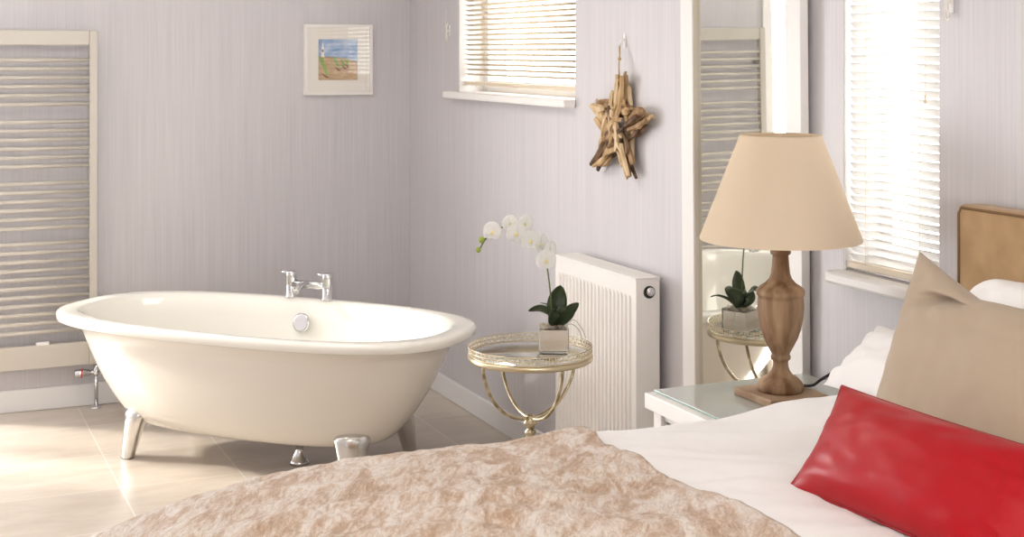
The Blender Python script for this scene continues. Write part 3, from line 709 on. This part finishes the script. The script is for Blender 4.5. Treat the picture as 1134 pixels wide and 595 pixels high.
for f_ in ((547, 255, -.04, .066, -.25, .1, .1), (566, 247, -.015, .058, .2, .2, -.2), (573, 257, -.045, .072, .15, .05, .25), (582, 248, -.005, .062, .5, .25, .1),
           (588, 265, -.045, .068, .25, .05, -.1), (599, 270, -.01, .062, .7, .15, .1), (605.5, 287, -.04, .070, .15, -.05, .05), (609, 277, -.005, .060, .8, .1, 0)):
    flower(*f_)
bm = B()
tube(bm, catmull([pp(626, 361, -.01), pp(634, 359, -.02), pp(641, 364, -.03), pp(645, 374, -.03), pp(644, 380, -.03)], 6), .0013, 6)
tube(bm, catmull([pp(628, 362, .01), pp(637, 356, .01), pp(646, 366, .0), pp(650, 376, .0)], 6), .0012, 6)
tube(bm, catmull([pp(600, 361, -.03), pp(598, 359, -.045), pp(602, 363, -.055), pp(601, 372, -.056)], 6), .0012, 6)
obj('aerial_root', bm, M['root'], OR)

# ------------------------------------------------------------------ nightstand
t = thing('nightstand', 'white bedside table with a glass top beside the bed', 'bedside table', (-.30, -3.815, 0))
nx, ny, _ = t.location
NX0, NX1, NY0, NY1 = -.572, -.034, -4.06, -3.566
bm = B(); box(bm, NX0 - nx, NX1 - nx, NY0 - ny, NY1 - ny, .700, .744, .003); obj('top', bm, M['white'], t)
bm = B(); box(bm, NX0 + .028 - nx, NX1 - nx, NY0 + .004 - ny, NY1 - .004 - ny, .744, .750, .001); box(bm, NX0 + .0275 - nx, NX1 + .0005 - nx, NY0 + .0035 - ny, NY1 - .0035 - ny, .7455, .7485, 0, 1)
obj('glass_top', bm, [M['glasstop'], M['glassedge']], t)
for a in (NX0 + .018, NX1 - .06):
    for c in (NY0 + .02, NY1 - .062):
        bm = B(); box(bm, a - nx, a + .042 - nx, c - ny, c + .042 - ny, 0, .70, .003); obj('leg', bm, M['white'], t)
bm = B(); box(bm, NX0 + .03 - nx, NX0 + .05 - nx, NY0 + .062 - ny, NY1 - .062 - ny, .675, .70); box(bm, NX0 + .05 - nx, NX1 - .03 - nx, NY1 - .045 - ny, NY1 - .03 - ny, .25, .70); box(bm, NX0 + .05 - nx, NX1 - .03 - nx, NY0 + .03 - ny, NY0 + .045 - ny, .25, .70); box(bm, NX0 + .03 - nx, NX1 - .03 - nx, NY0 + .062 - ny, NY1 - .062 - ny, .25, .27); box(bm, NX1 - .05 - nx, NX1 - .03 - nx, NY0 + .05 - ny, NY1 - .05 - ny, .25, .70)
obj('carcass', bm, M['white'], t)
for z0_, z1_ in ((.475, .668), (.275, .465)):
    bm = B(); box(bm, NX0 + .026 - nx, NX0 + .044 - nx, NY0 + .068 - ny, NY1 - .068 - ny, z0_, z1_, .003); dr = obj('drawer', bm, M['white'], t)
    bm = B(); sphere(bm, (NX0 + .012 - nx, (NY0 + NY1) / 2 - ny, (z0_ + z1_) / 2), .014, seg=12); tube(bm, [(NX0 + .028 - nx, (NY0 + NY1) / 2 - ny, (z0_ + z1_) / 2), (NX0 + .012 - nx, (NY0 + NY1) / 2 - ny, (z0_ + z1_) / 2)], .005, 8); obj('knob', bm, M['chrome'], dr)

# ------------------------------------------------------------------ table lamp
LX, LY, LZ = -.277, -3.80, .750
t = thing('table_lamp', 'large table lamp with turned wooden base and beige cone shade', 'lamp', (LX, LY, LZ))
bm = B(); box(bm, -.092, .092, -.092, .092, 0, .022, .004); bmesh.ops.rotate(bm, verts=bm.verts, matrix=Matrix.Rotation(0, 3, 'Z')); obj('base_plate', bm, M['lampplate'], t)
s = .00247 / 3.13; y_b = 556
prof = [(0, 556), (74, 556), (80, 545), (80, 532), (72, 520), (66, 514), (60, 508), (44, 500), (32, 485), (27, 470), (26, 455), (27, 449), (33, 445), (35, 438), (33, 431), (30, 428), (34, 420), (47, 396), (60, 370), (71, 335), (78, 300), (81, 260), (79, 236), (77, 226), (82, 223), (84, 215), (83, 205), (78, 199), (70, 192), (52, 180), (39, 165), (33, 148), (30, 120), (28, 92), (27, 84), (34, 80), (36, 74), (34, 67), (31, 63), (35, 60), (36, 50), (34, 41), (28, 38), (0, 38)]
bm = B(); lathe(bm, [(r * s, .021 + (y_b - y_) * s) for r, y_ in prof], seg=56); obj('turned_column', bm, M['lampwood'], t)
bm = B(); lathe(bm, [(0, 0), (.009, 0), (.009, .01), (.016, .014), (.016, .06), (0, .062)], (0, 0, .021 + (y_b - 38) * s), 20); obj('bulb_socket', bm, M['brass'], t)
zb, zt_ = 1.186 - LZ, 1.473 - LZ
bm = B(); lathe(bm, [(.220, zb), (.2205, zb + .004), (.112, zt_ - .004), (.1115, zt_), (.1095, zt_), (.110, zt_ - .004), (.2185, zb + .004), (.218, zb), (.220, zb)], seg=80, closed=False); sh = obj('lamp_shade', bm, M['lampshade'], t)
bm = B(); torus(bm, (0, 0, zt_ - .012), .108, .0018, (1, 0, 0), (0, 1, 0), 48, 6); torus(bm, (0, 0, zt_ - .03), .018, .0018, (1, 0, 0), (0, 1, 0), 20, 6)
for k in range(3):
    a = 2 * PI * k / 3 + .8; tube(bm, [(math.cos(a) * .018, math.sin(a) * .018, zt_ - .03), (math.cos(a) * .108, math.sin(a) * .108, zt_ - .012)], .0015, 6)
tube(bm, [(0, 0, .021 + (y_b - 38) * s + .05), (0, 0, zt_ - .03)], .004, 8)
obj('shade_carrier', bm, M['brass2'], sh)
bm = B(); tube(bm, catmull([(.06, -.02, .034), (.098, -.012, .030), (.135, .0, .040), (.175, -.035, .075), (.20, -.10, .115), (.21, -.20, .13), (.215, -.28, .11), (.22, -.36, .10)], 8), .0042, 10); obj('power_cord', bm, M['black'], t)

# ------------------------------------------------------------------ bed
BY0, BY1 = -5.78, -4.15
bed = thing('bed', 'double bed with a tan suede headboard against the window wall', 'bed', (-1.15, (BY0 + BY1) / 2, 0))
bx, by, _ = bed.location
bm = B(); box(bm, -2.16 - bx, -.09 - bx, BY0 + .03 - by, BY1 - .04 - by, .06, .42, .02, seg=3); obj('divan_base', bm, M['suede'], bed)
bm = B(); box(bm, -2.16 - bx, -.09 - bx, BY0 + .03 - by, BY1 - .04 - by, .42, .66, .05, seg=4); obj('mattress', bm, M['linen'], bed)
for a in (-2.05, -.25):
    for c in (BY0 + .12, BY1 - .14):
        bm = B(); lathe(bm, [(0, 0), (.03, 0), (.035, .03), (.03, .06), (0, .065)], (a - bx, c - by, 0), 16); obj('foot', bm, M['dark'], bed)
HY1, HY0 = -4.272, -5.70
bm = B(); box(bm, -.078 - bx, -.004 - bx, HY0 - by, HY1 - by, .25, 1.322, .014, seg=4); hb = obj('headboard', bm, M['suede'], bed)
bm = B(); c = .008; xs = -.0785 - bx
tube(bm, [(xs, HY0 + c - by, .27), (xs, HY0 + c - by, 1.30), (xs, HY0 + .018 - by, 1.314), (xs, HY1 - .018 - by, 1.314), (xs, HY1 - c - by, 1.30), (xs, HY1 - c - by, .27)], .0035, 8); obj('seam_piping', bm, M['suede_seam'], hb)

ZT_TAB = [(-2.60, .50), (-2.42, .60), (-2.30, .668), (-2.20, .715), (-2.12, .745), (-2.02, .775), (-1.9, .800), (-1.78, .818), (-1.6, .832), (-1.4, .830), (-1.25, .820), (-1.10, .836), (-.98, .834), (-.88, .827), (-.76, .825), (-.62, .838), (-.48, .856), (-.3, .858), (0, .855)]
def ztab(x):
    return sum(lerp_tab(ZT_TAB, x + d) for d in (-.05, -.025, 0, .025, .05)) / 5
def surf(x, s, off, throw=False):
    """bed cover surface: x along the bed, s = distance across from the left edge (>0 on top, <0 hanging)"""
    r = .11; edge = -4.085 + (.012 * math.sin(x * 9) + .008 * math.sin(x * 23 + 1)) * .5
    zt__ = ztab(x)
    arc = r * PI / 2
    W = (edge - r) - (BY0 - .02 + r)
    if s < 0:                   # hang left
        y = edge; z = zt__ - r + s; nrm = Vector((0, 1, 0)); y += .012 * math.sin(x * 16 + 2) * min(1, -s / .2)
    elif s < arc:
        a = s / r; y = edge - r + r * math.cos(a); z = zt__ - r + r * math.sin(a); nrm = Vector((0, math.cos(a), math.sin(a)))
    elif s < arc + W:
        y = edge - r - (s - arc); z = zt__; nrm = Vector((0, 0, 1))
    elif s < 2 * arc + W:
        a = (s - arc - W) / r; y = edge - r - W - r * math.sin(a); z = zt__ - r + r * math.cos(a); nrm = Vector((0, -math.sin(a), math.cos(a)))
    else:
        y = edge - 2 * r - W; z = zt__ - r - (s - 2 * arc - W); nrm = Vector((0, -1, 0))
    u = max(0, min(1, (s - arc) / .5)); 
    h = .035 * u * (2 - u) * (1 if s < arc + W - .2 else 0.6)      # puffed towards the middle
    h *= max(0, min(1, (x + 2.3) / .5))
    p = Vector((x * 3.2, y * 4.6, 0))
    w = .014 * noise.noise(p) + .011 * noise.noise(Vector((x * 5 + 4, y * 13 + x * 5, 3))) + .003 * noise.noise(Vector((x * 20, y * 26, 7)))
    # soft folds running away from the cushions
    w += .020 * math.exp(-((y + 4.42 + (x + .75) * .8) / .05) ** 2) * math.exp(-((x + .72) / .25) ** 2)
    w -= .026 * math.exp(-((y + 4.55 + (x + .75) * .5) / .07) ** 2) * math.exp(-((x + .78) / .2) ** 2)
    k = .45 + .55 * u
    pos = Vector((x, y, z)) + nrm * (off + w * k) + Vector((0, 0, h if nrm.z > .5 else 0))
    if throw:
        pos += nrm * .7 * (.004 * noise.noise(Vector((x * 34, y * 30, 1))) + .005 * noise.noise(Vector((x * 13, y * 15, 5))) + .006 * noise.noise(Vector((x * 5 + y * 4, y * 16 - x * 9, 9))))
    return pos
def cover(name, xs, s_list, off, thk, m_, throw=False, edgefn=None, foot=True):
    bm = B(); G = []
    for i, x in enumerate(xs):
        row = []
        for s_ in s_list:
            xx = x
            if edgefn: xx = x + edgefn(s_) * max(0, 1 - i / 14.)
            row.append(bm.verts.new(surf(xx, s_, off, throw)))
        G.append(row)
    if foot:   # hang over the foot end
        last = [v.co.copy() for v in G[-1]]
        for k, (dx, dz) in enumerate(((-.02, -.015), (-.035, -.04), (-.04, -.08), (-.04, -.16), (-.045, -.26), (-.04, -.36))):
            row = []
            for j, c in enumerate(last):
                zt__ = max(.12 + .002 * k, c.z + dz) if c.z > .3 else c.z
                row.append(bm.verts.new((c.x + dx + .01 * math.sin(j * .9) * min(1, k / 4), c.y, zt__)))
            G.append(row)
    for A, C2 in zip(G, G[1:]):
        for k in range(len(A) - 1): bm.faces.new((A[k], A[k+1], C2[k+1], C2[k])).smooth = True
    o = obj(name, bm, m_); sd = o.modifiers.new('sol', 'SOLIDIFY'); sd.thickness = thk; sd.offset = -1 if True else 0
    return o
def frange(a, b_, n): return [a + (b_ - a) * i / (n - 1) for i in range(n)]
arc = .11 * PI / 2; Wt = (-4.085 - .11) - (BY0 - .02 + .11)
S_all = frange(-.40, -.02, 12) + frange(0, arc, 9) + frange(arc + .012, arc + Wt - .01, 125) + frange(arc + Wt, 2 * arc + Wt, 9) + frange(2 * arc + Wt + .02, 2 * arc + Wt + .40, 10)
o = cover('duvet', frange(-.10, -2.24, 150), S_all, 0, .03, M['duvet'])
tag(o, 'puffy white cotton duvet spread over the bed', 'duvet')
def edgefn(s_): return .012 * math.sin(s_ * 6 + 1.) + .005 * math.sin(s_ * 15) + (.025 * math.exp(-((s_ - .16) / .12) ** 2))
S_t = frange(-.36, -.02, 14) + frange(0, arc, 12) + frange(arc + .008, arc + Wt - .01, 200) + frange(arc + Wt, 2 * arc + Wt, 9) + frange(2 * arc + Wt + .02, 2 * arc + Wt + .36, 10)
o = cover('bed_throw', frange(-1.105, -2.27, 170), S_t, .012, .010, M['velvet'], True, edgefn)
tag(o, 'crushed velvet throw in pinkish beige across the foot of the bed', 'throw')

# ------------------------------------------------------------------ pillows
def pillow(name, label, cat, c, U, V, thick, m_, pinch=.06, seed=0, wr=.006, top=None, nn=40, pw=2.4, group=None, piping=None, flat=0.):
    c = Vector(c); U = Vector(U); V = Vector(V); Nn = U.cross(V).normalized(); bm = B()
    lu, lv = U.length, V.length
    def P_(u, v, side):
        pu = u * (1 - pinch * (1 - v * v) * (abs(u) ** 3)); pv = v * (1 - pinch * (1 - u * u) * (abs(v) ** 3))
        prof = max(0, (1 - abs(u) ** pw)) ** .62 * max(0, (1 - abs(v) ** pw)) ** .62
        q = U * pu + V * pv
        if top: q = top(u, v, q)
        w = wr * (noise.noise(Vector((u * 2.2 + seed, v * 2.2, side * 3.1))) + .5 * noise.noise(Vector((u * 6 + seed, v * 5 + 2, side)))) * prof ** .3
        return c + q + Nn * side * (thick * prof + w * 1.6)
    idx = {}
    for side in (1, -1):
        for i in range(nn + 1):
            for j in range(nn + 1):
                if side == -1 and (i in (0, nn) or j in (0, nn)): idx[side, i, j] = idx[1, i, j]; continue
                a, d = -1 + 2 * i / nn, -1 + 2 * j / nn
                a = math.sin(a * PI / 2) * .6 + a * .4; d = math.sin(d * PI / 2) * .6 + d * .4
                idx[side, i, j] = bm.verts.new(P_(a, d, side if not (i in (0, nn) or j in (0, nn)) else 0))
    for side in (1, -1):
        for i in range(nn):
            for j in range(nn):
                q = [idx[side, i, j], idx[side, i+1, j], idx[side, i+1, j+1], idx[side, i, j+1]]
                if side == -1: q = q[::-1]
                bm.faces.new(q).smooth = True
    o_ = c.copy()
    bmesh.ops.translate(bm, verts=bm.verts, vec=-o_)
    ring = [idx[1, i, 0].co.copy() for i in range(nn)] + [idx[1, nn, j].co.copy() for j in range(nn)] + [idx[1, nn - i, nn].co.copy() for i in range(nn)] + [idx[1, 0, nn - j].co.copy() for j in range(nn)] + [idx[1, 0, 0].co.copy()]
    if piping:
        e = thing(name, label, cat, o_, group=group); a_ = obj('cover', bm, m_, e); bm = B(); tube(bm, ring, .0028, 6); obj('piping', bm, piping, e); return e
    ob_ = obj(name, bm, m_, loc=o_); tag(ob_, label, cat, group); return ob_

# white pillows against the headboard
def rounded(u, v, q): return q * (1 - .16 * abs(u) ** 3 * abs(v) ** 3)
pillow('pillow', 'white pillow sticking out past the bed edge beside the lamp', 'pillow', (-.255, -4.415, .935), (0, -.335, .012), (.085, .0, .068), .078, M['linen'], pinch=.04, seed=3, wr=.012, group='white pillows at the head of the bed')
pillow('pillow', 'white pillow leaning on the headboard behind the beige cushion', 'pillow', (-.185, -4.73, 1.055), (0, -.355, .0), (.065, 0, .120), .066, M['linen'], pinch=.04, seed=8, wr=.012, top=rounded, group='white pillows at the head of the bed')
def chop(u, v, q):
    # the top edge is pushed in beside a pointed corner
    k = max(0, min(1, (u + 1) / .84)); k2 = max(0, min(1, (1 - u) / .4))
    d = .062 * k * k2 * max(0, (v + .2) / 1.2) ** 2
    cr = .055 * math.exp(-((v - .58 - .22 * (u + .5)) / .07) ** 2) * math.exp(-((u + .42) / .26) ** 2)
    return q + Vector((-.035 * k * k2 * max(0, v) ** 3 + cr, 0, -d))
pillow('beige_cushion', 'large square beige linen cushion with a pointed corner behind the red one', 'cushion', (-.50, -4.825, 1.055), (0, -.275, .0), (.085, .012, .203), .085, M['beige'], pinch=.03, seed=5, wr=.008, top=chop, nn=56)
pillow('red_cushion', 'oblong red satin cushion lying in front of the beige cushion', 'cushion', (-.832, -5.065, .950), (.02, -.305, .0), (.070, .012, .088), .062, M['satin'], pinch=.05, seed=2, wr=.004, nn=48, piping=M['satin_piping'])

# ------------------------------------------------------------------ light
w = bpy.data.worlds.new('World'); SC.world = w; w.use_nodes = True
bg = w.node_tree.nodes['Background']; bg.inputs[0].default_value = (1, .985, .97, 1); bg.inputs[1].default_value = 5
def sun(d, strength, ang, col):
    l = bpy.data.lights.new('sun', 'SUN'); l.energy = strength; l.angle = math.radians(ang); l.color = col
    o = bpy.data.objects.new('sun', l); COL.objects.link(o); o.rotation_euler = Vector(d).to_track_quat('-Z', 'Y').to_euler()
sun((.80, -.56, -.50), 5.0, 6, (1, .94, .84))
def area(name, loc, d, sx_, sy_, e, col):
    l = bpy.data.lights.new(name, 'AREA'); l.shape = 'RECTANGLE'; l.size = sx_; l.size_y = sy_; l.energy = e; l.color = col
    o = bpy.data.objects.new(name, l); COL.objects.link(o); o.location = loc; o.rotation_euler = Vector(d).to_track_quat('-Z', 'Y').to_euler(); return o
area('door_daylight', (-3.2, .30, 1.1), (0, -1, 0), 1.7, 2.0, 75, (.95, .97, 1))
area('front_window_fill', ((FX0 + FX1) / 2, YF - .25, 1.35), (0, 1, 0), 2.7, 1.6, 40, (1, .97, .93))  # added fill light, set outside the unseen rear window
area('ceiling_fill', (-2.3, -5.6, 2.42), (0, 0, -1), 1.2, 1.2, 11, (1, .94, .86))  # added soft fill at ceiling height, stands for no known fitting
area('ceiling_fill', (-1.6, -2.2, 2.42), (0, 0, -1), .9, .9, 14, (1, .93, .84))  # added fill over the bath side, again without a lamp fitting

# ------------------------------------------------------------------ camera
cam = bpy.data.cameras.new('camera'); cam.sensor_width = 36; cam.lens = 1570 / 1134 * 36; cam.shift_y = -(297.5 - 56) / 1134; cam.clip_start = .05
co = bpy.data.objects.new('camera', cam); COL.objects.link(co); co.location = (-2.512, -7.061, 1.704); co.rotation_euler = (PI / 2, 0, -math.radians(23.7))
SC.camera = co
SC.view_settings.view_transform = 'Standard'; SC.view_settings.look = 'None'; SC.view_settings.gamma = 1; SC.view_settings.use_curve_mapping = False
SC.view_settings.exposure = .28
